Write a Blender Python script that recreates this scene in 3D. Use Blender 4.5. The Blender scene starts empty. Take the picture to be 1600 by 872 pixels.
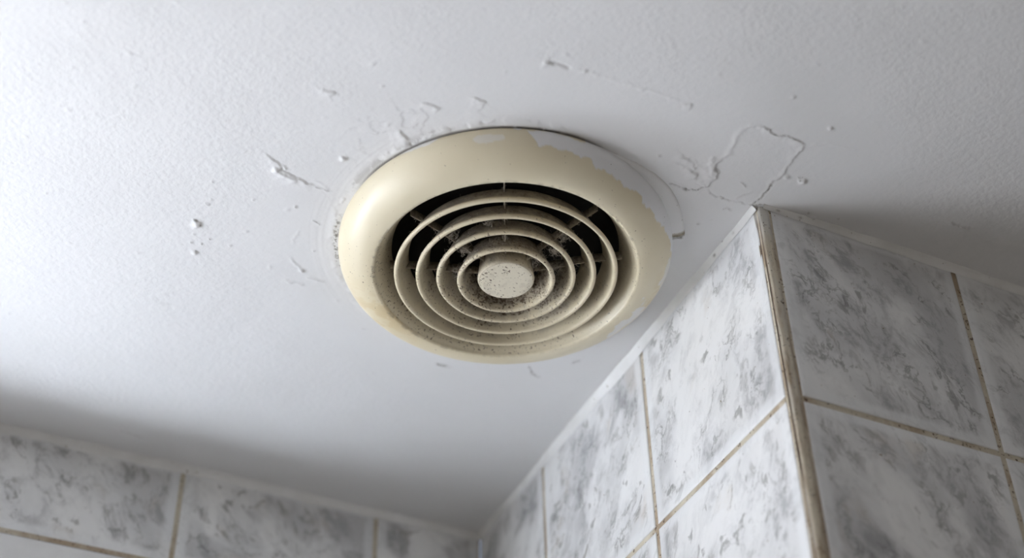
import bpy, math, random
import numpy as np
from mathutils import Vector, Matrix

# ------------------------------------------------------------------ camera, light, exposure
H = 2.4                                   # ceiling height
HC = 0.63615                              # ceiling height above the lens
FPX = 2403.4
FW = np.array([0.32927131, 0.68116726, 0.65390486])
RT = np.array([0.90667328, -0.42146999, -0.0175101])
UP = np.array([-0.26367397, -0.59864364, 0.75637413])
CX, CY, YB = 0.42686, 0.54106, 0.95142    # pier corner, back wall
VX, VY, VR = 0.3043, 0.63786, 0.1025      # vent centre and rim radius
S = bpy.context.scene
COL = S.collection
cam = bpy.data.cameras.new('camera'); cam_o = bpy.data.objects.new('camera', cam); COL.objects.link(cam_o)
cam.sensor_width = 36; cam.lens = FPX*36/1600
cam_o.matrix_world = Matrix(((RT[0], UP[0], -FW[0], 0), (RT[1], UP[1], -FW[1], 0), (RT[2], UP[2], -FW[2], H-HC), (0, 0, 0, 1)))
cam.clip_start = .02
cam.dof.use_dof = True; cam.dof.focus_distance = .925; cam.dof.aperture_fstop = 4.0
S.camera = cam_o
w = bpy.data.worlds.new('outside'); S.world = w; w.use_nodes = True
w.node_tree.nodes['Background'].inputs[0].default_value = (.62, .74, .95, 1)
w.node_tree.nodes['Background'].inputs[1].default_value = 0.4
WIN_STRENGTH = 9.5
WIN_COLOR = (.93, .955, 1.0)
S.view_settings.view_transform = 'Standard'; S.view_settings.look = 'None'
S.view_settings.gamma = 1; S.view_settings.use_curve_mapping = False
S.view_settings.exposure = 0.0
random.seed(7); RNG = np.random.RandomState(11)

# ------------------------------------------------------------------ helpers
def plane_pt(x, y, z=0.0):
    """where the sight line through a point of the photograph meets the plane z below the ceiling"""
    d = FW + RT*(x-800)/FPX - UP*(y-436)/FPX
    return d[:2]/d[2]*(HC-z)

def vnoise(x, y, seed=0):
    r = np.random.RandomState(seed).rand(256, 256)
    xi = np.floor(x).astype(int); yi = np.floor(y).astype(int); fx = x-xi; fy = y-yi
    fx = fx*fx*(3-2*fx); fy = fy*fy*(3-2*fy)
    a = r[xi % 256, yi % 256]; b = r[(xi+1) % 256, yi % 256]; c = r[xi % 256, (yi+1) % 256]; d = r[(xi+1) % 256, (yi+1) % 256]
    return (a*(1-fx)+b*fx)*(1-fy)+(c*(1-fx)+d*fx)*fy

def fbm(x, y, octv=4, seed=0):
    v = 0; a = .5; t = 0
    for k in range(octv):
        v = v + a*vnoise(x*2**k+13.7*k, y*2**k+5.1*k, seed+k); t += a; a *= .5
    return v/t
def sst(a, b, x):
    t = np.clip((x-a)/(b-a), 0, 1); return t*t*(3-2*t)

def mesh_np(name, V, F, mats, parent=None, mi=None, smooth=True, attrs=None, vattrs=None):
    me = bpy.data.meshes.new(name)
    V = np.asarray(V, np.float32)
    if isinstance(F, np.ndarray):
        n, k = F.shape
        me.vertices.add(len(V)); me.vertices.foreach_set('co', V.ravel())
        me.loops.add(n*k); me.loops.foreach_set('vertex_index', F.astype(np.int32).ravel())
        me.polygons.add(n); me.polygons.foreach_set('loop_start', np.arange(0, n*k, k, dtype=np.int32))
        me.update(calc_edges=True)
    else:
        me.from_pydata([tuple(map(float, v)) for v in V], [], F)
    for m in mats: me.materials.append(m)
    if mi is not None: me.polygons.foreach_set('material_index', np.asarray(mi, np.int32))
    me.polygons.foreach_set('use_smooth', np.full(len(me.polygons), smooth))
    for k, a in (attrs or {}).items():
        at = me.attributes.new(k, 'FLOAT', 'POINT'); at.data.foreach_set('value', np.asarray(a, np.float32).ravel())
    for k, a in (vattrs or {}).items():
        at = me.attributes.new(k, 'FLOAT_VECTOR', 'POINT'); at.data.foreach_set('vector', np.asarray(a, np.float32).ravel())
    me.update()
    o = bpy.data.objects.new(name, me); COL.objects.link(o)
    if parent is not None: o.parent = parent
    return o

def struct(o): o['kind'] = 'structure'; return o

class G:
    def __init__(s, name):
        s.m = bpy.data.materials.new(name); s.m.use_nodes = True; s.t = s.m.node_tree
        s.b = s.t.nodes['Principled BSDF']
    def n(s, ty, ins=None, **kw):
        nd = s.t.nodes.new(ty)
        for k, v in kw.items(): setattr(nd, k, v)
        for k, v in (ins or {}).items(): s.put(nd.inputs[k], v)
        return nd
    def put(s, sock, v):
        if isinstance(v, bpy.types.NodeSocket): s.t.links.new(v, sock)
        else:
            if isinstance(v, tuple) and sock.type == 'RGBA' and len(v) == 3: v = v+(1,)
            sock.default_value = v
    def attr(s, name): return s.n('ShaderNodeAttribute', attribute_name=name)
    def noise(s, vec, scale, detail=4, rough=.5, dist=0):
        return s.n('ShaderNodeTexNoise', {'Vector': vec, 'Scale': scale, 'Detail': detail, 'Roughness': rough, 'Distortion': dist}).outputs['Fac']
    def ramp(s, fac, a, b, lo=0., hi=1.):
        return s.n('ShaderNodeMapRange', {'Value': fac, 'From Min': a, 'From Max': b, 'To Min': lo, 'To Max': hi}, interpolation_type='SMOOTHSTEP').outputs[0]
    def mix(s, fac, a, b):
        nd = s.n('ShaderNodeMix', data_type='RGBA')
        s.put(nd.inputs[0], fac); s.put(nd.inputs[6], a); s.put(nd.inputs[7], b); return nd.outputs[2]
    def math(s, op, a, b=None, c=None):
        nd = s.n('ShaderNodeMath', operation=op); s.put(nd.inputs[0], a)
        if b is not None: s.put(nd.inputs[1], b)
        if c is not None: s.put(nd.inputs[2], c)
        return nd.outputs[0]
    def pos(s): return s.n('ShaderNodeNewGeometry').outputs['Position']
    def bump(s, h, strength, dist, normal=None):
        i = {'Height': h, 'Strength': strength, 'Distance': dist}
        nd = s.n('ShaderNodeBump', i)
        if normal is not None: s.t.links.new(normal, nd.inputs['Normal'])
        return nd.outputs[0]
    def out(s, **kw):
        for k, v in kw.items(): s.put(s.b.inputs[k.replace('_', ' ')], v)
        return s.m

# ------------------------------------------------------------------ materials
def mk_paint():
    g = G('ceiling_paint'); P = g.pos()
    a = g.attr('dirt').outputs['Fac']; gl = g.attr('smoothness').outputs['Fac']
    blotch = g.noise(P, 9, 5, .6)
    c = g.mix(g.ramp(blotch, .3, .75), (.80, .80, .81), (.765, .765, .775))
    c = g.mix(g.ramp(g.noise(P, 300, 3, .6), .60, .72, 0, .10), c, (.6, .58, .54))
    c = g.mix(g.math('MULTIPLY', a, 1.0), c, (.075, .055, .035))
    st = g.noise(P, 300, 5, .55)
    st2 = g.noise(P, 75, 3, .5)
    amp = g.math('MULTIPLY_ADD', gl, -.75, 1.0)
    n = g.bump(g.math('MULTIPLY', st, amp), .34, .0009)
    n = g.bump(g.math('MULTIPLY', st2, amp), .2, .0014, n)
    return g.out(Base_Color=c, Roughness=.6, Normal=n)
M_PAINT = mk_paint()

def mk_marble():
    g = G('marble_tile'); uv = g.attr('tile_uv').outputs['Vector']; tn = g.attr('tile_tone').outputs['Fac']
    ed = g.attr('tile_edge').outputs['Fac']
    sc = g.n('ShaderNodeMapping', {'Vector': uv, 'Rotation': (0, 0, .52)}).outputs[0]
    sc = g.n('ShaderNodeMapping', {'Vector': sc, 'Scale': (1.0, .62, 1)}).outputs[0]
    warp = g.n('ShaderNodeTexNoise', {'Vector': sc, 'Scale': 22., 'Detail': 5., 'Roughness': .6})
    wv = g.n('ShaderNodeVectorMath', {0: warp.outputs['Color'], 1: (.028, .028, .0)}, operation='MULTIPLY').outputs[0]
    v2 = g.n('ShaderNodeVectorMath', {0: sc, 1: wv}, operation='ADD').outputs[0]
    cloud = g.noise(v2, 20, 5, .55)
    big = g.noise(sc, 9, 3, .5)
    fine = g.noise(v2, 75, 8, .70, .2)
    ridge = g.math('ABSOLUTE', g.math('SUBTRACT', g.noise(v2, 48, 5, .65, .2), .5))
    vein = g.ramp(ridge, .0, .030, 1, 0)
    gate = g.math('MULTIPLY', g.ramp(g.noise(sc, 38, 4, .6), .46, .60), g.ramp(cloud, .38, .52))
    base = g.mix(g.math('MULTIPLY', g.ramp(cloud, .36, .62), g.ramp(big, .34, .58, .45, 1.)), (.81, .81, .81), (.53, .532, .542))
    base = g.mix(g.math('MULTIPLY', g.ramp(fine, .47, .64), g.ramp(cloud, .38, .60, .15, .78)), base, (.33, .33, .34))
    base = g.mix(g.math('MULTIPLY', g.math('MULTIPLY', vein, gate), .65), base, (.20, .20, .19))
    fl = g.noise(v2, 120, 4, .6, .3)
    base = g.mix(g.math('MULTIPLY', g.ramp(fl, .56, .66, 0, .7), g.ramp(g.noise(sc, 26, 3, .5), .42, .58)), base, (.27, .265, .26))
    base = g.mix(g.math('MULTIPLY', g.ramp(g.noise(v2, 30, 4), .60, .72), .28), base, (.55, .48, .40))
    base = g.mix(g.math('MULTIPLY', ed, .8), base, (.80, .81, .82))
    base = g.mix(tn, base, (.78, .78, .78))
    spk = g.ramp(g.noise(uv, 260, 2, .5), .755, .775, 0, .7)
    base = g.mix(spk, base, (.2, .14, .08))
    n = g.bump(g.noise(uv, 30, 3), .12, .002)
    return g.out(Base_Color=base, Roughness=.2, Normal=n, Specular_IOR_Level=.4)
M_TILE = mk_marble()

def mk_grout():
    g = G('stained_grout'); P = g.pos()
    c = g.mix(g.ramp(g.noise(P, 26, 4, .6), .38, .62), (.56, .51, .41), (.38, .30, .215))
    c = g.mix(g.ramp(g.noise(P, 60, 3, .6), .5, .7), c, (.60, .55, .45))
    c = g.mix(g.ramp(g.noise(P, 420, 3, .6), .60, .67), c, (.09, .05, .03))
    return g.out(Base_Color=c, Roughness=.75, Normal=g.bump(g.noise(P, 500, 4, .6), .6, .001))
M_GROUT = mk_grout()

def mk_corner():
    g = G('corner_filler'); P = g.pos(); a = g.attr('dirt').outputs['Fac']; t = g.attr('topness').outputs['Fac']
    st = g.n('ShaderNodeMapping', {'Vector': P, 'Scale': (1, 1, .22)}).outputs[0]
    c = g.mix(g.ramp(g.noise(st, 160, 5, .65), .40, .62), (.62, .56, .45), (.40, .325, .235))
    c = g.mix(g.ramp(g.noise(st, 90, 4, .6), .52, .66, 0, .8), c, (.60, .565, .49))
    c = g.mix(t, c, (.60, .58, .54))
    c = g.mix(g.ramp(g.noise(P, 520, 3, .6), .63, .69), c, (.06, .035, .02))
    c = g.mix(a, c, (.085, .045, .03))
    return g.out(Base_Color=c, Roughness=.8, Normal=g.bump(g.noise(st, 420, 4, .6), .5, .001))
M_CORNER = mk_corner()

def mk_bead():
    g = G('painted_caulk'); P = g.pos(); a = g.attr('dirt').outputs['Fac']
    c = g.mix(g.ramp(g.noise(P, 40, 4), .35, .7), (.80, .80, .80), (.72, .72, .71))
    c = g.mix(g.ramp(g.noise(P, 330, 3, .6), .69, .73, 0, .8), c, (.2, .15, .08))
    c = g.mix(a, c, (.08, .055, .035))
    return g.out(Base_Color=c, Roughness=.38, Normal=g.bump(g.noise(P, 150, 4), .35, .0012))
M_BEAD = mk_bead()

def mk_plastic(name, dusty):
    g = G(name); P = g.pos()
    pa = g.attr('white_paint').outputs['Fac']; ye = g.attr('yellow').outputs['Fac']; du = g.attr('dust').outputs['Fac']; sp = g.attr('speck').outputs['Fac']
    c = g.mix(g.ramp(g.noise(P, 22, 4), .35, .7), (.735, .665, .50), (.70, .625, .46))
    c = g.mix(ye, c, (.60, .47, .26))
    c = g.mix(pa, c, (.79, .79, .80))
    n1 = g.noise(P, 210, 6, .7)
    dn = g.math('MULTIPLY', du, g.ramp(n1, .30, .55, .55, 1.))
    c = g.mix(dn, c, (.31, .265, .21) if dusty else (.24, .20, .15))
    c = g.mix(g.math('MULTIPLY', g.ramp(g.noise(P, 130, 5, .7), .54, .64), g.math('MULTIPLY', du, .55)), c, (.11, .085, .06))
    li = g.math('MULTIPLY', g.ramp(g.noise(P, 800, 3, .7), .58, .68), g.math('MULTIPLY', du, .55))
    c = g.mix(li, c, (.50, .45, .38))
    sn = g.noise(g.n('ShaderNodeMapping', {'Vector': P, 'Scale': (1, 1.5, 1.2), 'Rotation': (0, 0, .6)}).outputs[0], 560, 2, .5)
    th = g.math('MULTIPLY_ADD', sp, -.27, .80)
    sb = g.noise(P, 330, 3, .55)
    s3 = g.ramp(g.math('SUBTRACT', sb, g.math('MULTIPLY_ADD', sp, -.30, .86)), 0, .05, 0, .75)
    c = g.mix(s3, c, (.16, .115, .08))
    s2 = g.ramp(g.math('SUBTRACT', sn, th), 0, .02, 0, .88)
    c = g.mix(s2, c, (.10, .06, .035))
    r = g.math('MULTIPLY_ADD', du, .40, .36)
    n = g.bump(g.noise(P, 60, 3), .10, .002)
    n = g.bump(g.math('MULTIPLY', g.noise(P, 700, 4, .7), du), .9, .0012, n)
    n = g.bump(g.math('MULTIPLY', pa, g.noise(P, 260, 3)), .3, .001, n)
    return g.out(Base_Color=c, Roughness=r, Normal=n)
M_PLASTIC = mk_plastic('yellowed_plastic', False)
M_DUSTY = mk_plastic('dusty_plastic', True)

def simple(name, c, r=.5, bumpsc=None):
    g = G(name); P = g.pos()
    cc = g.mix(g.ramp(g.noise(P, 30, 4), .3, .7), c, tuple(x*.88 for x in c))
    kw = dict(Base_Color=cc, Roughness=r)
    if bumpsc: kw['Normal'] = g.bump(g.noise(P, bumpsc, 4), .4, .001)
    return g.out(**kw)
M_DUCT = simple('black_duct', (.022, .018, .015), .8, 200)  # near-black base colour for the duct and the disc round it
M_LINT = simple('grey_lint', (.46, .41, .35), .9)
M_BLACK = simple('black_mould', (.05, .045, .03), .8)
M_WALL = simple('plain_wall', (.42, .39, .35), .6, 120)
M_FLOOR = simple('floor_tile', (.36, .32, .27), .4)
M_WHITE = simple('white_gloss', (.80, .80, .80), .3)
g = G('lit_frosted_glass')
g.put(g.b.inputs['Base Color'], (.8, .85, .9, 1)); g.put(g.b.inputs['Roughness'], .4)
P_ = g.n('ShaderNodeTexCoord').outputs['Object']
g.put(g.b.inputs['Emission Color'], WIN_COLOR+(1,)); g.put(g.b.inputs['Emission Strength'], WIN_STRENGTH)
M_GLASS = g.m

# ------------------------------------------------------------------ ceiling: fine relief where the plaster is seen, plain further out
SP = .0008
X0, X1, Y0, Y1 = -.09, .71, .28, YB+.004
nx = int(round((X1-X0)/SP))+1; ny = int(round((Y1-Y0)/SP))+1
xs = np.linspace(X0, X1, nx); ys = np.linspace(Y0, Y1, ny)
GX, GY = np.meshgrid(xs, ys, indexing='ij')
hgt = np.zeros_like(GX); dirt = np.zeros_like(GX)
R = np.hypot(GX-VX, GY-VY); TH = np.degrees(np.arctan2(GY-VY, GX-VX))
hgt += .0016*(fbm(GX*9, GY*9, 3, 3)-.5)
# smooth filled zone round the vent and the pier corner, stippled roller texture elsewhere
smo = np.maximum(1-sst(.115, .20, R), .9*(1-sst(.05, .13, np.hypot(GX-CX, GY-CY+.02))))
smo = np.clip(smo+.5*(fbm(GX*22, GY*22, 3, 9)-.5), 0, 1)
hgt += (1-smo)*.00012*(fbm(GX*210, GY*210, 3, 21)-.5)
# concentric brush strokes on the left of the vent
br = np.exp(-((R-.114)/.008)**2)*(sst(95, 125, np.abs(TH)))
hgt += br*.00010*(fbm(R*900, TH*.05, 3, 31)-.5)*2
# vertical-ish brush drag, left half
hgt += sst(.0, .08, R-.11)*.00004*(vnoise(GX*300+GY*90+6*fbm(GX*20, GY*20, 2, 43), GY*60, 41)-.5)

def seg_fields(pts, reach):
    """nearest distance, side (+/-) and running length along a polyline, inside its bounding box only"""
    P = np.array([plane_pt(*q) for q in pts])
    lo = P.min(0)-reach; hi = P.max(0)+reach
    i0, i1 = np.searchsorted(xs, lo[0]), np.searchsorted(xs, hi[0]); j0, j1 = np.searchsorted(ys, lo[1]), np.searchsorted(ys, hi[1])
    sl = (slice(i0, i1), slice(j0, j1)); x = GX[sl]; y = GY[sl]
    x = x+.0016*(fbm(x*300, y*300, 3, 51)-.5)*2; y = y+.0016*(fbm(x*300+40, y*300, 3, 57)-.5)*2
    best = np.full(x.shape, 9.); side = np.zeros(x.shape); run = np.zeros(x.shape); L = 0
    for a, b in zip(P[:-1], P[1:]):
        d = b-a; l = np.hypot(*d)
        if l < 1e-6: continue
        t = np.clip(((x-a[0])*d[0]+(y-a[1])*d[1])/l**2, 0, 1)
        qx = x-a[0]-t*d[0]; qy = y-a[1]-t*d[1]; D = np.hypot(qx, qy); m = D < best
        best = np.where(m, D, best); side = np.where(m, np.sign(d[0]*qy-d[1]*qx), side); run = np.where(m, (L+t*l), run); L += l
    return sl, best, side, run/L, x, y

def ridge(pts, wd=.0012, h=.0006, dk=0., kind='r', vary=.6, seed=0, dkw=.0006):
    h *= .55
    if len(pts) < 2: return
    sl, D, sd, u, x, y = seg_fields(pts, wd*4+.003)
    v = 1-vary+vary*2*fbm(x*260, y*260, 2, 60+seed); ends = sst(0, .12, u)*sst(0, .12, 1-u)*.75+.25
    if kind == 'r': hgt[sl] += h*v*ends*np.exp(-(D/wd)**2)
    elif kind == 's':                       # a paint edge: raised on one side, falling off gently
        hgt[sl] += h*v*ends*np.where(sd > 0, np.exp(-(D/(wd*3))**2), np.exp(-(D/(wd*.35))**2))
    elif kind == 'c':                       # a crack: sharp groove with a slightly lifted lip
        hgt[sl] += -h*ends*np.exp(-(D/(wd*.5))**2)+h*.5*v*np.where(sd > 0, 1, 0)*np.exp(-((D-wd)/wd)**2)
    dk *= .75
    if dk: dirt[sl] = np.maximum(dirt[sl], dk*(.35+.9*vnoise(x*900, y*900, 88))*ends*np.clip(v*1.1, 0, 1)*np.exp(-(D/(dkw*.8))**2))

def blob(x, y, r=.0012, h=.0009, dk=0., asp=1., ang=0., seed=0):
    c = plane_pt(x, y); m = (slice(*np.searchsorted(xs, [c[0]-r*4*asp, c[0]+r*4*asp])), slice(*np.searchsorted(ys, [c[1]-r*4*asp, c[1]+r*4*asp])))
    X = GX[m]-c[0]; Y = GY[m]-c[1]; a = math.radians(ang)
    U = (X*math.cos(a)+Y*math.sin(a))/asp; W = -X*math.sin(a)+Y*math.cos(a)
    D = np.hypot(U, W)*(1+.6*(fbm(GX[m]*500, GY[m]*500, 2, 71+seed)-.5))
    hgt[m] += h*np.exp(-(D/r)**2)
    if dk: dirt[m] = np.maximum(dirt[m], dk*np.exp(-(D/(r*.8))**4))

# lifted patch beside the pier
ridge([(1163, 199), (1183, 198), (1197, 201)], .0007, .00045, .1)
ridge([(1193, 199), (1205, 206), (1212, 210), (1222, 212), (1238, 216), (1256, 224)], .0010, .0008, .75, 's', seed=1)
ridge([(1256, 224), (1255, 231), (1248, 240), (1238, 251), (1232, 261), (1224, 272), (1214, 281), (1206, 287)], .0010, .0007, .35, 's', seed=2)
ridge([(1206, 287), (1203, 292), (1198, 300), (1192, 306), (1184, 313), (1177, 319)], .0009, .0008, .95, 'c', seed=3, dkw=.0007)
ridge([(1163, 199), (1153, 210), (1148, 221), (1141, 232), (1137, 242), (1128, 248)], .0017, .0007, 0, seed=4)
ridge([(1128, 248), (1119, 256), (1115, 264), (1120, 270), (1119, 278), (1112, 284), (1105, 290), (1101, 294)], .0020, .0016, .25, 's', .8, 5)
ridge([(1118, 244), (1113, 249), (1117, 254)], .0010, .0007, .3, seed=6)
ridge([(1112, 262), (1113, 272), (1110, 281)], .0016, .0012, 0, 's', seed=7)
ridge([(1102, 292), (1094, 295), (1088, 298), (1080, 297), (1073, 299), (1066, 294), (1058, 291), (1046, 287)], .0009, .0008, .9, 'c', seed=8)
ridge([(1102, 292), (1100, 288), (1088, 285)], .0009, .0006, .3, seed=9)
ridge([(1063, 240), (1069, 247), (1078, 252), (1084, 262), (1088, 268)], .0016, .0012, .0, 's', .8, 10)
ridge([(1072, 262), (1082, 266), (1088, 273), (1087, 282)], .0015, .0011, .2, 's', seed=11)
ridge([(1046, 252), (1058, 257), (1070, 261)], .0008, .0005, .1, seed=12)
ridge([(1082, 250), (1090, 258), (1098, 262)], .0008, .0006, .1, seed=13)
ridge([(1104, 296), (1115, 304), (1128, 310), (1140, 314), (1156, 317), (1172, 321)], .0008, .0005, .35, 'c', seed=14)
ridge([(1157, 285), (1163, 287), (1167, 293)], .0006, .0004, .8, seed=15)
ridge([(1130, 330), (1136, 326), (1142, 330)], .0006, .0004, .4, seed=16)
ridge([(1170, 320), (1180, 322), (1195, 320)], .0008, .0005, .85, seed=17)
ridge([(1175, 300), (1160, 306), (1150, 312)], .0006, .0003, .25, seed=18)
# dents and the long line above the vent
ridge([(848, 97), (856, 99)], .0030, .0014, 0, seed=20)
ridge([(855, 98), (864, 100), (872, 100), (880, 103), (890, 107)], .0011, -.0011, .42, vary=.2, seed=21, dkw=.0010)
ridge([(890, 107), (905, 110), (918, 113), (950, 122), (1000, 138), (1040, 150), (1068, 161)], .0009, .00035, .05, seed=22)
blob(914, 111, .001, .0006, .15); ridge([(1068, 162), (1075, 162), (1084, 165)], .0014, .0007, .25, 's', seed=23)
ridge([(503, 140), (512, 144), (522, 146)], .0016, .0009, .1, 's', seed=24)
# scar left of the vent
ridge([(411, 239), (420, 245), (430, 251), (436, 257), (437, 263), (446, 270), (458, 276), (468, 281), (480, 287), (492, 291)], .0014, .0010, .08, 's', .7, 25)
ridge([(426, 262), (433, 265), (440, 272), (452, 277), (462, 284)], .0014, .0009, .05, 's', .7, 26)
blob(432, 264, .0018, .0012); ridge([(492, 291), (500, 294), (508, 296), (517, 299)], .0007, .0004, .45, seed=27)
ridge([(440, 258), (446, 264)], .001, .0009)
# drips and knocks
blob(307, 351, .0022, .0018, 0, 1.3, 60); blob(306, 344, .0012, .0002, .75, 1.6, 20, 1); blob(313, 351, .0008, .0003, .6, seed=2); blob(305, 395, .0017, .0014, .0, 1.2, 60, 3); blob(306, 392, .0008, .0, .55, seed=4)
for q in [(299, 379, .0008, .5), (315, 381, .0008, .55), (328, 374, .0007, .6), (303, 366, .0006, .35), (330, 312, .0006, .4), (322, 318, .0006, .35), (332, 284, .0006, .4), (462, 323, .0008, .5), (385, 362, .0010, .12), (396, 312, .0006, .3), (490, 392, .0006, .4), (360, 384, .0008, .2)]:
    blob(q[0], q[1], q[2], .0006, q[3])
ridge([(319, 319), (326, 318)], .0007, .0004, .5); ridge([(487, 345), (494, 348), (500, 351)], .0007, .0004, .75); ridge([(463, 320), (464, 325)], .0006, .0003, .6)
ridge([(452, 402), (458, 410), (470, 421), (476, 428)], .0009, .0005, .15, seed=30); blob(473, 423, .0014, .0009, .25)
ridge([(480, 432), (490, 437), (506, 441)], .0012, .0006, .28); ridge([(442, 439), (455, 441), (477, 446)], .0012, .0006, .25); ridge([(468, 361), (460, 372), (457, 380)], .0007, .0004, .1)
c0 = plane_pt(259, 467); dirt = np.maximum(dirt, .13*np.exp(-((np.hypot(GX-c0[0], GY-c0[1]))/.006)**2)*sst(.45, .6, fbm(GX*200, GY*200, 3, 75)))
# crumbly filler upper left of the rim
crum = np.exp(-((R-.122)/.016)**2)*sst(0, 25, TH+175)*sst(0, 30, -105-TH)
cn = fbm(GX*75, GY*75, 4, 81)
hgt += crum*.00022*sst(.50, .56, cn)
dirt = np.maximum(dirt, crum*.08*np.exp(-((cn-.53)/.02)**2))
ridge([(623, 203), (632, 212), (640, 222), (644, 232)], .0014, .0009, .18, 's', .8, 33); ridge([(740, 154), (752, 158), (762, 164)], .0014, .0009, .12, 's', .8, 34); ridge([(655, 160), (676, 164), (690, 170)], .0014, .0007, .05, 's', .8, 35)
blob(536, 248, .0018, .0012); blob(541, 249, .0007, .0004, .3); blob(597, 135, .0008, .0006, .1)
ridge([(508, 296), (512, 299)], .0008, .0005, .8); ridge([(490, 282), (515, 296)], .0006, .0003, .15)
# grime line round the rim
gn = fbm(TH*.35, R*60, 3, 91)
top = sst(-178, -160, TH)*(1-sst(-92, -78, TH))
dirt = np.maximum(dirt, top*.85*np.exp(-((R-VR)/.0011)**2)*sst(.25, .5, gn+.2))
lft = sst(138, 150, TH)*(1-sst(166, 176, TH))
dirt = np.maximum(dirt, lft*.8*np.exp(-((R-VR-.0018)/.0016)**2)*sst(.54, .60, fbm(GX*700, GY*700, 2, 93)))
ul = sst(-180, -170, TH)*(1-sst(-140, -125, TH))
dirt = np.maximum(dirt, ul*.30*np.exp(-((R-VR-.003)/.003)**2)*sst(.42, .56, fbm(GX*260, GY*260, 4, 95)))
hgt += np.exp(-((R-VR-.0035)/.003)**2)*.0005*sst(.45, .6, fbm(GX*160, GY*160, 3, 97))*(1-sst(-70, -20, TH)*(1-sst(-20, 20, TH)))
yel = np.exp(-((R-VR-.001)/.004)**2)*sst(100, 130, TH)*(1-sst(150, 170, TH)); dirt = np.maximum(dirt, .10*yel)
# marks by the far edge of the rim
for pts, wd, dk in [([(680, 568), (688, 569), (701, 573)], .0018, .75), ([(826, 570), (829, 577), (832, 584), (836, 588)], .0011, .6), ([(836, 588), (846, 589)], .0012, .25), ([(893, 568), (900, 566), (906, 563)], .0015, .45)]:
    ridge(pts, wd, .0004, dk, vary=.2, dkw=wd)
# by the pier
ridge([(1183, 330), (1192, 327), (1199, 326), (1205, 328), (1209, 331)], .0009, .0004, .95, vary=.2, dkw=.0009)
for q in [(1233, 336, .7), (1238, 339, .8), (1263, 333, .35), (1271, 342, .3), (1090, 350, .3), (1130, 378, .6), (1128, 310, .3), (1030, 243, .3), (1086, 262, .2), (1298, 200, .3), (1250, 282, .5), (1240, 152, .1), (1324, 366, .5), (1310, 342, .3)]:
    blob(q[0], q[1], .0010, .0006, q[2])
blob(1255, 284, .0016, .0013); blob(1230, 277, .0013, .0006, .2, 1.5); blob(1298, 201, .0014, .0004, .12)
ridge([(1246, 276), (1250, 279), (1254, 276)], .0006, .0004, .6)
ridge([(1484, 345), (1490, 350), (1500, 355), (1518, 358)], .0016, .0012, .3, 's'); ridge([(1263, 339), (1275, 345)], .0012, .0005, .25)
ridge([(185, 672), (205, 678), (225, 684)], .0020, .0010, .3); ridge([(1640, 300), (1600, 330)], .001, .0004)
ridge([(1046, 371), (1056, 372), (1063, 371), (1071, 367)], .0013, .0010, 1.2, vary=.2, dkw=.0012)
# crisp relief of the lifted patch's outer edge
ridge([(1262, 228), (1300, 224), (1340, 236)], .0008, .0002)
# random paint nibs
for k in range(60):
    px, py = RNG.uniform(-20, 1620), RNG.uniform(-10, 640)
    blob(px, py, RNG.uniform(.0006, .0013), RNG.uniform(.0001, .0004), RNG.uniform(0, .10), RNG.uniform(1, 2), RNG.uniform(0, 180), k)
fade = sst(0, .03, np.minimum(np.minimum(GX-X0, X1-GX), np.minimum(GY-Y0, 1)))
hgt *= fade; dirt = np.clip(dirt*fade, 0, 1)
V = np.stack([GX.ravel(), GY.ravel(), (H-hgt).ravel()], 1)
I = np.arange(nx*ny).reshape(nx, ny)
Q = np.stack([I[:-1, :-1].ravel(), I[:-1, 1:].ravel(), I[1:, 1:].ravel(), I[1:, :-1].ravel()], 1)
fcx = (GX[:-1, :-1]+SP/2).ravel(); fcy = (GY[:-1, :-1]+SP/2).ravel()
keep = (np.hypot(fcx-VX, fcy-VY) > .088) & ~((fcx > CX+.012) & (fcy > CY+.012))
Q = Q[keep]
XA, XB, YA = -2.0, 1.3, -1.3
o0 = len(V)
cv = [(XA, YA), (XB, YA), (XB, Y0), (XA, Y0), (XA, Y1), (X0, Y0), (X0, Y1), (X1, Y0), (X1, CY+.02), (XB, CY+.02)]
V = np.vstack([V, [(a, b, H) for a, b in cv]])
Q = np.vstack([Q, [(o0, o0+3, o0+2, o0+1), (o0+3, o0+4, o0+6, o0+5), (o0+7, o0+8, o0+9, o0+2)]])
z10 = np.zeros(10)
ceiling = struct(mesh_np('ceiling', V, Q, [M_PAINT], attrs={'dirt': np.r_[dirt.ravel(), z10], 'smoothness': np.r_[smo.ravel(), z10]}))

# ------------------------------------------------------------------ tiled walls
def rounded_tile(VV, FF, MI, UV, ED, TN, o, ud, vd, nd, u0, u1, v0, v1, tone, rs):
    """glazed tile: flat face, cushioned edge, sides down to the bedding"""
    b = .0022; T = .0022
    rings_ = [(0, -T, .9), (.0001, -.0006, .9), (.0007, -.0002, .85), (b, 0, .8), (.0055, .0001, .75), (.009, .0001, 0)]
    off = rs.uniform(0, 40, 3); base = len(VV); flip = 1
    for ins, h, e in rings_:
        for (u, v) in ((u0+ins, v0+ins), (u1-ins, v0+ins), (u1-ins, v1-ins), (u0+ins, v1-ins)):
            VV.append(o+ud*u+vd*v+nd*h); UV.append((flip*u+off[0], v+off[1], off[2])); ED.append(e); TN.append(tone)
    for k in range(len(rings_)-1):
        for j in range(4):
            a = base+4*k+j; b_ = base+4*k+(j+1) % 4; FF.append((a, b_, b_+4, a+4)); MI.append(0)
    k = base+4*(len(rings_)-1); FF.append((k, k+1, k+2, k+3)); MI.append(0)

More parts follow.
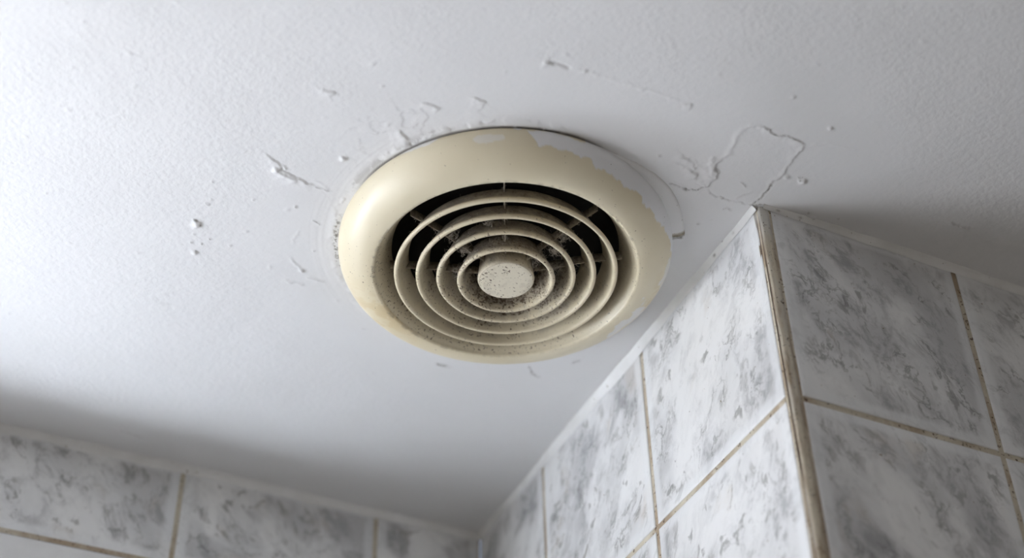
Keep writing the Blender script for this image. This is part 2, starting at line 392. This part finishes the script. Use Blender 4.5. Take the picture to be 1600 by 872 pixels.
def tiled(name, o, ud, vd, nd, ucuts, vcuts, gap, seed, tone=lambda i, j: 0., skip=lambda a, b, c, d: False, wedge=None):
    o, ud, vd, nd = [np.array(q, float) for q in (o, ud, vd, nd)]
    VV, FF, MI, UV, ED, TN = [], [], [], [], [], []
    rs = np.random.RandomState(seed)
    for i in range(len(ucuts)-1):
        for j in range(len(vcuts)-1):
            a, b, c, d = ucuts[i], ucuts[i+1], vcuts[j], vcuts[j+1]
            if skip(a, b, c, d): continue
            rounded_tile(VV, FF, MI, UV, ED, TN, o, ud, vd, nd, a+gap/2, b-gap/2, c+(gap/2 if j else 0), d-gap/2, tone(i, j), rs)
            k = len(VV)                       # bedding and grout behind this tile
            for (u, v) in ((a, c), (b, c), (b, d), (a, d)):
                VV.append(o+ud*u+vd*v+nd*-.0009); UV.append((0, 0, 0)); ED.append(0); TN.append(0)
            FF.append((k, k+1, k+2, k+3)); MI.append(1)
    return struct(mesh_np(name, np.array(VV), FF, [M_TILE, M_GROUT], mi=MI, smooth=False, attrs={'tile_edge': ED, 'tile_tone': TN}, vattrs={'tile_uv': UV}))

TA, TB_, TW = .1413, .081, .150
vA = [0, TA]+[TA+TW*k for k in range(1, 15)]+[H]; vA[-2:] = [H]
wr = tiled('wall_right', (CX, CY, H), (0, 1, 0), (0, 0, -1), (-1, 0, 0), [.003, .6897-CY, .8397-CY, YB-CY], vA, .0036, 5)
wf = tiled('wall_right_return', (CX, CY, H), (1, 0, 0), (0, 0, -1), (0, -1, 0), [.0072, .1442, .2942, .4442, .5942, .7442, XB-CX], vA, .0038, 8)
# back wall with the window opening, a plain white row round its head
WX0, WX1, WZ0, WZ1 = -1.90, .172, 1.25, H-.116
ub = [XA]+[.19-.15*k for k in range(14, -1, -1)]+[.3405, CX]
vB = [0, TB_]+[TB_+.150*k for k in range(1, 15)]+[H]; vB[-2:] = [H]
wb = tiled('wall_back', (0, YB, H), (1, 0, 0), (0, 0, -1), (0, -1, 0), ub, vB, .0034, 12,
           skip=lambda a, b, c, d: c > .05 and d < H-WZ0+.09 and a < WX1 and b > WX0-.1)
# strip of wall left of and under the opening, and the reveal
def box(name, p0, p1, mat, parent=None, bev=.001):
    import bmesh
    bm = bmesh.new(); bmesh.ops.create_cube(bm, size=1)
    p0 = Vector(p0); p1 = Vector(p1)
    for v in bm.verts: v.co = Vector([(p0[i]+p1[i])/2+v.co[i]*(p1[i]-p0[i]) for i in range(3)])
    if bev: bmesh.ops.bevel(bm, geom=bm.edges[:], offset=bev, segments=2, affect='EDGES')
    me = bpy.data.meshes.new(name); bm.to_mesh(me); bm.free(); me.materials.append(mat)
    o = bpy.data.objects.new(name, me); COL.objects.link(o)
    if parent is not None: o.parent = parent
    return o
RD = .34                                   # depth of the window recess behind the bulkhead row of tiles
GX0, GX1, GZ1 = -1.70, -.27, H-.28        # the glazed area
YG = YB+RD
fr = struct(box('window_1', (WX0, YG, GZ1), (WX1, YG+.05, WZ1), M_WHITE, None, .002))
box('window_frame', (GX1, YG, WZ0), (WX1, YG+.05, GZ1), M_WHITE, fr, .002)
box('window_frame', (WX0, YG, WZ0), (GX0, YG+.05, GZ1), M_WHITE, fr, .002)
box('window_bar', (GX0, YG+.005, GZ1-.30), (GX1, YG+.045, GZ1-.25), M_WHITE, fr, .003)
box('window_pane', (GX0-.01, YG+.022, GZ1-.26), (GX1+.01, YG+.028, GZ1+.01), M_GLASS, fr, 0)
box('window_pane', (GX0-.01, YG+.022, WZ0-.01), (GX1+.01, YG+.028, GZ1-.29), M_GLASS, fr, 0)
box('fascia', (WX0, YB-.0004, WZ1), (WX1, YB+.018, H-TB_-.0020), M_WHITE, fr, .0006)
box('reveal', (WX0-.02, YB+.0185, WZ1), (WX1+.02, YG+.05, WZ1+.02), M_WHITE, fr, 0)
box('reveal', (WX1, YB+.0025, WZ0-.02), (WX1+.015, YG+.05, WZ1), M_WHITE, fr, 0)
box('reveal', (WX0-.02, YB+.0002, WZ0-.02), (WX0, YG+.05, WZ1), M_WHITE, fr, 0)
box('window_sill', (WX0, YB-.03, WZ0-.04), (WX1, YG+.05, WZ0), M_WHITE, fr, .003)
quad_ = [(WX0, YB-.0006, H-TB_-.0022), (.19, YB-.0006, H-TB_-.0022), (.19, YB-.0006, H-TB_+.0018), (WX0, YB-.0006, H-TB_+.0018)]
struct(mesh_np('trim_6', np.array(quad_), [(0, 1, 2, 3)], [M_GROUT], smooth=False))
box('window_frame', (GX1, YB-.001, WZ0), (WX1, YB+.05, GZ1), M_WHITE, fr, .002)
box('window_frame', (WX0, YB-.001, WZ0), (GX0, YB+.05, GZ1), M_WHITE, fr, .002)
box('window_sill', (WX0, YB-.03, WZ0-.04), (WX1, YB+.05, WZ0), M_WHITE, fr, .003)
box('window_bar', (GX0, YB+.005, GZ1-.30), (GX1, YB+.045, GZ1-.25), M_WHITE, fr, .003)
box('window_pane', (GX0-.01, YB+.022, GZ1-.26), (GX1+.01, YB+.028, GZ1+.01), M_GLASS, fr, 0)
box('window_pane', (GX0-.01, YB+.022, WZ0-.01), (GX1+.01, YB+.028, GZ1-.29), M_GLASS, fr, 0)
# filler between opening and neighbouring tiles, then the rest of the room
struct(box('trim_5', (WX1+.0005, YB+.0001, WZ0-.1), (.1885, YB+.02, H-TB_-.0022), M_WHITE, None, 0))
def quad(name, pts, mat):
    return struct(mesh_np(name, np.array(pts), [(0, 1, 2, 3)], [mat], smooth=False))
quad('wall_left', [(XA, YA, 0), (XA, YA, H), (XA, YB+.02, H), (XA, YB+.02, 0)], M_WALL)
quad('wall_front', [(XA, YA, 0), (XB, YA, 0), (XB, YA, H), (XA, YA, H)], M_WALL)
quad('wall_far_right', [(XB, YA, 0), (XB, CY+.02, 0), (XB, CY+.02, H), (XB, YA, H)], M_WALL)
quad('floor', [(XA, YA, 0), (XA, YB+.02, 0), (XB, YB+.02, 0), (XB, YA, 0)], M_FLOOR)

# ------------------------------------------------------------------ corner strip between the two pier faces
def corner_strip():
    # cross-section in plan, from the tile on the left face round to the tile on the right face
    sec = np.array([(.0004, .0058), (.0009, .0052), (.0016, .0038), (.0013, .0024), (.0016, .0014), (.0026, .0007), (.0052, .0003), (.0076, .0006), (.0084, .0018)])
    n = 500; zs = np.linspace(0, 1.5, n); VV = []; D = []; T = []
    for k, z in enumerate(zs):
        for j, s in enumerate(sec):
            wob = .0005*(vnoise(np.array(z*90.), np.array(j*.6), 5)-.5)+.0009*(vnoise(np.array(z*18.), np.array(3.), 6)-.5)
            VV.append((CX+s[0]+wob, CY+s[1]+wob*.6, H-z))
            ed = (1. if j in (1, 2, 3) else .0)*(.65+.6*float(vnoise(np.array(z*60.), np.array(1.), 8)))+(.35 if j == 7 else 0)*float(vnoise(np.array(z*90.), np.array(4.), 9))
            D.append(ed*min(1, max(0, (z-.004)/.01))); T.append(float(1-sst(.010, .035, np.array(z))))
    m = len(sec)
    F = [(k*m+j, (k+1)*m+j, (k+1)*m+j+1, k*m+j+1) for k in range(n-1) for j in range(m-1)]
    return struct(mesh_np('trim_1', np.array(VV), F, [M_CORNER], attrs={'dirt': D, 'topness': T}))
corner_strip()

# ------------------------------------------------------------------ painted sealant in the ceiling joints
def bead(name, p0, p1, nrm, drop, outw, seed, dirts=(), ny_=None):
    """cove of thick paint from the ceiling (outw away from the wall) down the tiles (drop)"""
    p0 = np.array(p0); p1 = np.array(p1); nrm = np.array(nrm, float); L = np.linalg.norm(p1-p0); n = max(80, int(L/.0011)); m = 9
    VV = []; D = []
    for k in range(n):
        t = k/(n-1); c = p0+(p1-p0)*t; q = np.array(t*L)
        d = drop(t)*(1+.28*(float(fbm(q*55, np.array(seed*1.), 3, seed))-.5)*2); w_ = outw(t)*(1+.35*(float(fbm(q*40, np.array(seed*2.), 3, seed+1))-.5)*2)
        for j in range(m):
            a = j/(m-1)*math.pi/2
            # shallow cove bulging toward the room
            u = w_*(1-math.sin(a))*1.0; v = d*(1-math.cos(a)); bul = .0004*math.sin(2*a)
            VV.append((c[0]+nrm[0]*(u+bul+.0003), c[1]+nrm[1]*(u+bul+.0003), H-v-bul*.7+ (.0004 if j == 0 else 0)))
            D.append(sum(s*math.exp(-((t-tt)*L/.0012)**2)*math.exp(-((j-4)/1.3)**2) for tt, s in dirts))
    F = [(k*m+j, k*m+j+1, (k+1)*m+j+1, (k+1)*m+j) for k in range(n-1) for j in range(m-1)]
    if ny_: F = [tuple(reversed(f)) for f in F]
    return struct(mesh_np(name, np.array(VV), F, [M_BEAD], attrs={'dirt': D}))
def lerp(pts):
    a = np.array(pts); return lambda t: float(np.interp(t, a[:, 0], a[:, 1]))
bead('trim_2', (CX, CY+.002), (CX, YB), (-1, 0), lerp([(0, .0030), (.1, .0035), (.25, .0060), (.4, .0085), (.6, .0060), (1, .0050)]), lerp([(0, .0022), (.3, .0035), (1, .004)]), 3, dirts=[(.115, .8), (.06, .3)])
bead('trim_3', (CX+.003, CY), (XB, CY), (0, -1), lerp([(0, .0022), (.12, .0038), (.3, .0045), (1, .0045)]), lerp([(0, .0018), (.1, .004), (1, .004)]), 6, dirts=[(.012, .6), (.03, .5)])
bead('trim_4', (XA, YB), (CX, YB), (0, -1), lerp([(0, .0055), (1, .0055)]), lerp([(0, .0035), (1, .004)]), 9)

# ------------------------------------------------------------------ the extractor vent
vent = bpy.data.objects.new('ceiling_vent', None); COL.objects.link(vent); vent.location = (VX, VY, H)
vent['label'] = 'round yellowed cream plastic extractor vent with concentric dusty rings on the ceiling'
vent['category'] = 'vent'

def lathe(name, prof, mat, n=384, closed=False, attr=None, t0=0., t1=360., sub=1, parent=vent):
    """prof: (radius, depth below ceiling) points; attr(r, z, thdeg, s) -> dict of arrays"""
    pr = [prof[0]]
    for a, b in zip(prof[:-1], prof[1:]):
        for k in range(1, sub+1): pr.append((a[0]+(b[0]-a[0])*k/sub, a[1]+(b[1]-a[1])*k/sub))
    pr = np.array(pr); m = len(pr); full = abs(t1-t0-360) < 1e-6
    th = np.radians(np.linspace(t0, t1, n, endpoint=not full))
    r = pr[:, 0][None]*np.ones((n, 1)); z = pr[:, 1][None]*np.ones((n, 1)); T = th[:, None]*np.ones((1, m))
    V = np.stack([r*np.cos(T), r*np.sin(T), -z], 2).reshape(-1, 3)
    I = np.arange(n*m).reshape(n, m); J = np.roll(I, -1, 0) if full else I[1:]; K = I if full else I[:-1]
    F = np.stack([K[:, :-1].ravel(), J[:, :-1].ravel(), J[:, 1:].ravel(), K[:, 1:].ravel()], 1)
    if closed: F = np.vstack([F, np.stack([K[:, -1], J[:, -1], J[:, 0], K[:, 0]], 1)])
    s = np.r_[0, np.cumsum(np.hypot(*np.diff(pr, axis=0).T))]
    A = {k: np.zeros(n*m) for k in ('white_paint', 'yellow', 'dust', 'speck')}
    if attr: A.update({k: np.clip(v, 0, 1).ravel() for k, v in attr(r, z, np.degrees(T), s[None]*np.ones((n, 1))).items()})
    return mesh_np(name, V, F, [mat], parent=parent, attrs=A)

def smooth_prof(P, k=3):
    P = np.array(P, float)
    for _ in range(k):
        Qp = [P[0]]
        for a, b in zip(P[:-1], P[1:]): Qp += [a*.75+b*.25, a*.25+b*.75]
        Qp.append(P[-1]); P = np.array(Qp)
    return [tuple(q) for q in P]

wrap = lambda a: (a+180) % 360-180
def near(t, c, wd): return np.exp(-(wrap(t-c)/wd)**2)

flange_prof = smooth_prof([(.0995, -.0004), (.1025, .0000), (.1029, .0035), (.1018, .0095), (.0972, .0158), (.0905, .0200), (.0850, .0218), (.0815, .0222)], 3)+[(.0806, .0221), (.0800, .0217), (.0796, .0210)]
def flange_attr(r, z, t, s):
    t = wrap(t)
    x, y = r*np.cos(np.radians(t)), r*np.sin(np.radians(t))
    nz = fbm(t*.22+3, s*60, 4, 101)-.5; nz2 = fbm(x*160, y*160, 4, 105)-.5
    # paint width measured up the flank, by angle
    wdt = np.interp(t, [-180, -150, -143, -138, -125, -120, -114, -108, -104, -95, -80, -65, -50, -38, -28, -20, -8, 180], [0, 0, .0035, 0, 0, .0075, 0, .004, .0125, .0135, .0165, .0180, .0165, .0150, .0105, .006, 0, 0])
    sj = s+nz*.0045+nz2*.0055
    pa = sst(0, .0007, wdt-sj+.001)*(wdt > 0)
    pa = pa*np.where((t < -88) & (t > -110), sst(.0035, .0055, sj-nz2*.002), 1)
    island = sst(0, .15, 1-np.hypot(wrap(t+121)/5.0, (s-.0105)/.0028)+nz2*1.2); pa = np.where((t < -112) & (t > -135), island*.5, pa)
    pa = np.where((t < -135), sst(0, .3, 1-np.hypot(wrap(t+143)/8, (s-.0035)/.003)+nz2)*.75, pa)
    pa = np.maximum(pa, .8*sst(0, .25, 1-np.hypot(wrap(t-10)/15, (s-.0245)/.0052)+nz2*2.2))
    pa = np.maximum(pa, .7*sst(0, .25, 1-np.hypot(wrap(t+19)/9, (s-.0145)/.0045)+nz2*2.2))
    ye = .8*near(t, 128, 16)*sst(.45, .6, nz2+.5)*sst(.008, .015, s)+.45*near(t, 120, 45)+1.1*near(t, 6, 22)*sst(.42, .55, nz2+.56)*sst(.0, .008, s)*(1-sst(.021, .027, s))+.25*near(t, -35, 30)
    ye = ye*.6
    du = .8*np.exp(-((s-.0008)/.0014)**2)*near(t, -115, 45)+.25*2.2*sst(.50, .68, fbm(x*350, y*350, 3, 108))*np.exp(-((r-.0808)/.0011)**2)*(.25+.8*near(t, -80, 40)+.8*near(t, 140, 45))
    sp = .30*np.exp(-((r-.080)/.004)**2)*(.4+.6*(near(t, 140, 50)+near(t, -60, 50)))+.14*near(t, -40, 30)*sst(.01, .014, s)+.22*near(t, 155, 18)+.16
    pk = sst(.012, .02, s)*0
    return {'white_paint': pa, 'yellow': ye, 'dust': du, 'speck': sp+pk}
lathe('flange', flange_prof, M_PLASTIC, n=900, sub=1, attr=flange_attr)

# funnel wall inside the flange
def recess_attr(r, z, t, s):
    x, y = r*np.cos(np.radians(t)), r*np.sin(np.radians(t)); d = fbm(x*120, y*120, 4, 111)
    deep = sst(.002, .019, s)
    return {'dust': (.08+.40*deep)*(.6+.8*d), 'speck': .40+.25*(near(t, 140, 60))+.2*near(t, 60, 40), 'yellow': np.full_like(r, .12), 'white_paint': 0*r}
lathe('recess_wall', [(.0796, .0210), (.0793, .0205), (.0772, .0180), (.0748, .0140), (.0722, .0085), (.0704, .0045), (.0700, .0030)], M_DUSTY, n=400, sub=4, attr=recess_attr)

# concentric rings: flared bands with a rolled front edge
def ring_prof(rf, zf, dr=.0095, dz=.0165):
    t1, t2 = .0015, .0006      # half thickness front and back
    nx_, nz_ = dz/math.hypot(dr, dz), -dr/math.hypot(dr, dz)       # outward normal in (r, z)
    f = (rf-t1, zf); b = (rf-dr-t1, zf-dz)
    L = []
    for k in range(9):
        q = k/8; tt = t2+(t1-t2)*q**2; L.append((b[0]+(f[0]-b[0])*q+nx_*tt, b[1]+(f[1]-b[1])*q+nz_*tt))
    for k in range(1, 8):
        a = math.atan2(nz_, nx_)+math.pi*k/8; L.append((f[0]+t1*math.cos(a), f[1]+t1*math.sin(a)))
    for k in range(9):
        q = 1-k/8; tt = t2+(t1-t2)*q**2; L.append((b[0]+(f[0]-b[0])*q-nx_*tt, b[1]+(f[1]-b[1])*q-nz_*tt))
    return L
RINGS = [(.0681, .0222, .0066, .0140), (.0549, .0232, .0064, .0142), (.0424, .0242, .0060, .0148), (.0298, .0263, .0050, .0155)]
for i, (rf, zf, dr, dz) in enumerate(RINGS):
    inner = i/3
    def at(r, z, t, s, rf=rf, zf=zf, inner=inner, i=i):
        x, y = r*np.cos(np.radians(t)), r*np.sin(np.radians(t))
        sm = s.max()/2; outer = s < sm-.001; inn = s > sm+.001
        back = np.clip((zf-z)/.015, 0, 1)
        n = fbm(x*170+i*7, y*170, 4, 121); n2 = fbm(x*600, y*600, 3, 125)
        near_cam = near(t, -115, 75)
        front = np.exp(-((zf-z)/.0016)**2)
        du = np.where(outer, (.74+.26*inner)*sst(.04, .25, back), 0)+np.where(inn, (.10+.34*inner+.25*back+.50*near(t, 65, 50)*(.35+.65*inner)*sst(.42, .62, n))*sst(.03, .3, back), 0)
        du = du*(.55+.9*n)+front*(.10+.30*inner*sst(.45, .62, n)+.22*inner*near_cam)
        sp = .42+.34*inner*np.where(inn, 1, .6)+.25*near(t, 65, 60)*(.3+.7*inner)+.30*(n-.5)*2
        sp = np.where(front > .4, .36+.30*inner+.1*near(t, 150, 60), sp)
        return {'dust': du*1.25, 'speck': sp, 'yellow': .15*np.ones_like(r), 'white_paint': 0*r}
    lathe('vent_ring', ring_prof(rf, zf, dr, dz), M_DUSTY, n=420-60*i, closed=True, sub=2, attr=at)

# central boss
hub_prof = [(0.00001, .0271), (.004, .0271), (.008, .0271), (.012, .0271), (.0150, .02705), (.0163, .0268), (.0170, .0262), (.0173, .0252), (.0172, .0235), (.0166, .0190), (.0160, .0130), (.0157, .0070), (.0157, .0040), (.00001, .0040)]
def hub_attr(r, z, t, s):
    x, y = r*np.cos(np.radians(t)), r*np.sin(np.radians(t)); face = z > .0268
    n = fbm(x*220, y*220, 4, 131)
    return {'dust': np.where(face, .05+.15*sst(.5, .7, n), .45+.5*sst(.0, .012, .027-z)*(.4+n)), 'speck': np.where(face, .52+.16*sst(.004, .015, r)*near(t, 170, 110), .45), 'yellow': .0*r, 'white_paint': np.where(face, .18, 0)}
lathe('hub', hub_prof, M_DUSTY, n=160, sub=3, attr=hub_attr)

# radial ribs tying the rings together, set back from the ring edges
edge = [(.0715, .0125), (.0650, .0130), (.0520, .0140), (.0400, .0158), (.0280, .0182), (.0155, .0200)]
for a in (-167, -115.4, -65, -27, 20, 65, 108, 152.5):
    ca, sa = math.cos(math.radians(a)), math.sin(math.radians(a)); VV = []; FF = []; D = []
    rr = np.linspace(.0712, .0155, 60); er = np.array(edge)[::-1]
    for k, r in enumerate(rr):
        zf = float(np.interp(r, er[:, 0], er[:, 1])); zb = zf-.0060; hw = .00042
        jig = .00018*(random.random()-.5)
        for tt, z in ((-hw, zb), (-hw, zf-.0004), (-hw*.5, zf+jig), (hw*.5, zf+jig), (hw, zf-.0004), (hw, zb)):
            VV.append((r*ca-tt*sa, r*sa+tt*ca, -z)); D.append((.8 if z > zb+.001 else 1.1)*(.7+.5*random.random())*(.7+.5*(1-k/60*0)))
        if k:
            for j in range(6): FF.append(((k-1)*6+j, (k-1)*6+(j+1) % 6, k*6+(j+1) % 6, k*6+j))
    n = len(VV)
    mesh_np('rib', VV, FF, [M_DUSTY], parent=vent, attrs={'dust': D, 'speck': [.4]*n, 'yellow': [0]*n, 'white_paint': [0]*n})

# dark duct going up behind the grille
lathe('duct', [(.0700, .0032), (.0702, .0000), (.0702, -.09), (.045, -.1), (.0001, -.1)], M_DUCT, n=120, sub=1)
lathe('light_seal_disc', [(.0702, .0002), (.0870, .0002), (.0998, .0002)], M_DUCT, n=120)  # unseen disc, added to stop light leaking through the ceiling hole

# slipped, painted-over mounting ring seen past the flange on one side
def mr():
    n = 220; VV = []; D = []; sec = 7; PA = []
    for k in range(n):
        t = -84+(84-30.6)*k/(n-1); w_ = .0088*float(sst(-86, -50, np.array(t)))+.0006
        ro = .1010+w_; q = math.radians(t)
        for j, (f, z) in enumerate(((0, .0021), (.55, .0021), (.75, .0018), (.9, .0011), (1, .0003), (1.04, -.0003), (1.05, -.001))):
            r = .1000+(ro-.1000)*f; VV.append((r*math.cos(q), r*math.sin(q), -z))
            e = float(sst(-33, -31, np.array(t))); D.append(.85*e+(.10 if j > 3 else .0)); PA.append(.97*(1-e*.8))
    F = [(k*sec+j, (k+1)*sec+j, (k+1)*sec+j+1, k*sec+j+1) for k in range(n-1) for j in range(sec-1)]
    b = (n-1)*sec; F.append(tuple(b+j for j in range(sec)))
    N = len(VV)
    o = mesh_np('mounting_ring', VV, F, [M_PLASTIC], parent=vent, attrs={'dust': D, 'speck': [.2]*N, 'yellow': [.1]*N, 'white_paint': PA})
    o['label'] = 'white painted edge of the ring behind the flange'
mr()

# ------------------------------------------------------------------ lint and cobwebs clinging to the rings
def tubes(paths, rad, sides=4):
    VV, FF = [], []
    for P in paths:
        P = [Vector(p) for p in P]; b = len(VV)
        for i, p in enumerate(P):
            d = (P[min(i+1, len(P)-1)]-P[max(i-1, 0)]).normalized() if len(P) > 1 else Vector((0, 0, 1))
            a = d.orthogonal().normalized(); c = d.cross(a); rr = rad*(1-.6*i/len(P))
            for s_ in range(sides):
                q = 2*math.pi*s_/sides; VV.append(p+a*math.cos(q)*rr+c*math.sin(q)*rr)
        for i in range(len(P)-1):
            for s_ in range(sides):
                FF.append((b+i*sides+s_, b+i*sides+(s_+1) % sides, b+(i+1)*sides+(s_+1) % sides, b+(i+1)*sides+s_))
    return VV, FF
paths = []
def hair(p, ln, n=7, droop=.3):
    d = Vector((random.gauss(0, 1), random.gauss(0, 1), random.gauss(0, .7)-droop)).normalized(); out = [p.copy()]
    for k in range(n):
        d = (d+Vector((random.gauss(0, .5), random.gauss(0, .5), random.gauss(0, .5)))).normalized(); p = p+d*ln/n; out.append(p.copy())
    paths.append(out)
for rf, zf, dr, dz in RINGS:
    q = {.0681: 70, .0549: 150, .0424: 330, .0298: 330}[rf]
    for k in range(q):
        t = random.gauss(-120, 65) if random.random() < .75 else random.uniform(-180, 180)
        back = random.random()**1.6*.012; outer = random.random() < .75
        r = rf-.0013+(.0013 if outer else -.0013)-back*dr/dz; z = zf-back-.0004
        tr = math.radians(t); hair(Vector((r*math.cos(tr), r*math.sin(tr), -z)), random.uniform(.0008, .0030), 5, .2)
for a in (-167, -65, -115.4, 152.5, -27):
    for k in range(170):
        r = random.choice([random.uniform(.018, .045), random.uniform(.018, .068)]); zf = float(np.interp(r, np.array(edge)[::-1][:, 0], np.array(edge)[::-1][:, 1]))
        t = math.radians(a+random.gauss(0, 1.6)); hair(Vector((r*math.cos(t), r*math.sin(t), -zf+random.uniform(0, .003))), random.uniform(.001, .005), 7, .1)
for (px, py, zz, cnt) in [(707, 363, .020, 60), (724, 389, .022, 80), (868, 392, .022, 90), (880, 372, .020, 50), (715, 427, .022, 40), (838, 404, .022, 60), (763, 347, .020, 30), (868, 418, .021, 40)]:
    c = plane_pt(px, py, zz)
    for k in range(cnt):
        hair(Vector((c[0]-VX+random.gauss(0, .0018), c[1]-VY+random.gauss(0, .0018), -zz+random.gauss(0, .0012))), random.uniform(.001, .006), 9, .1)
vv, ff = tubes(paths, .00011)
lo = mesh_np('lint', vv, ff, [M_LINT], parent=vent); lo['kind'] = 'stuff'
lo['label'] = 'grey dust fluff on the inner rings'
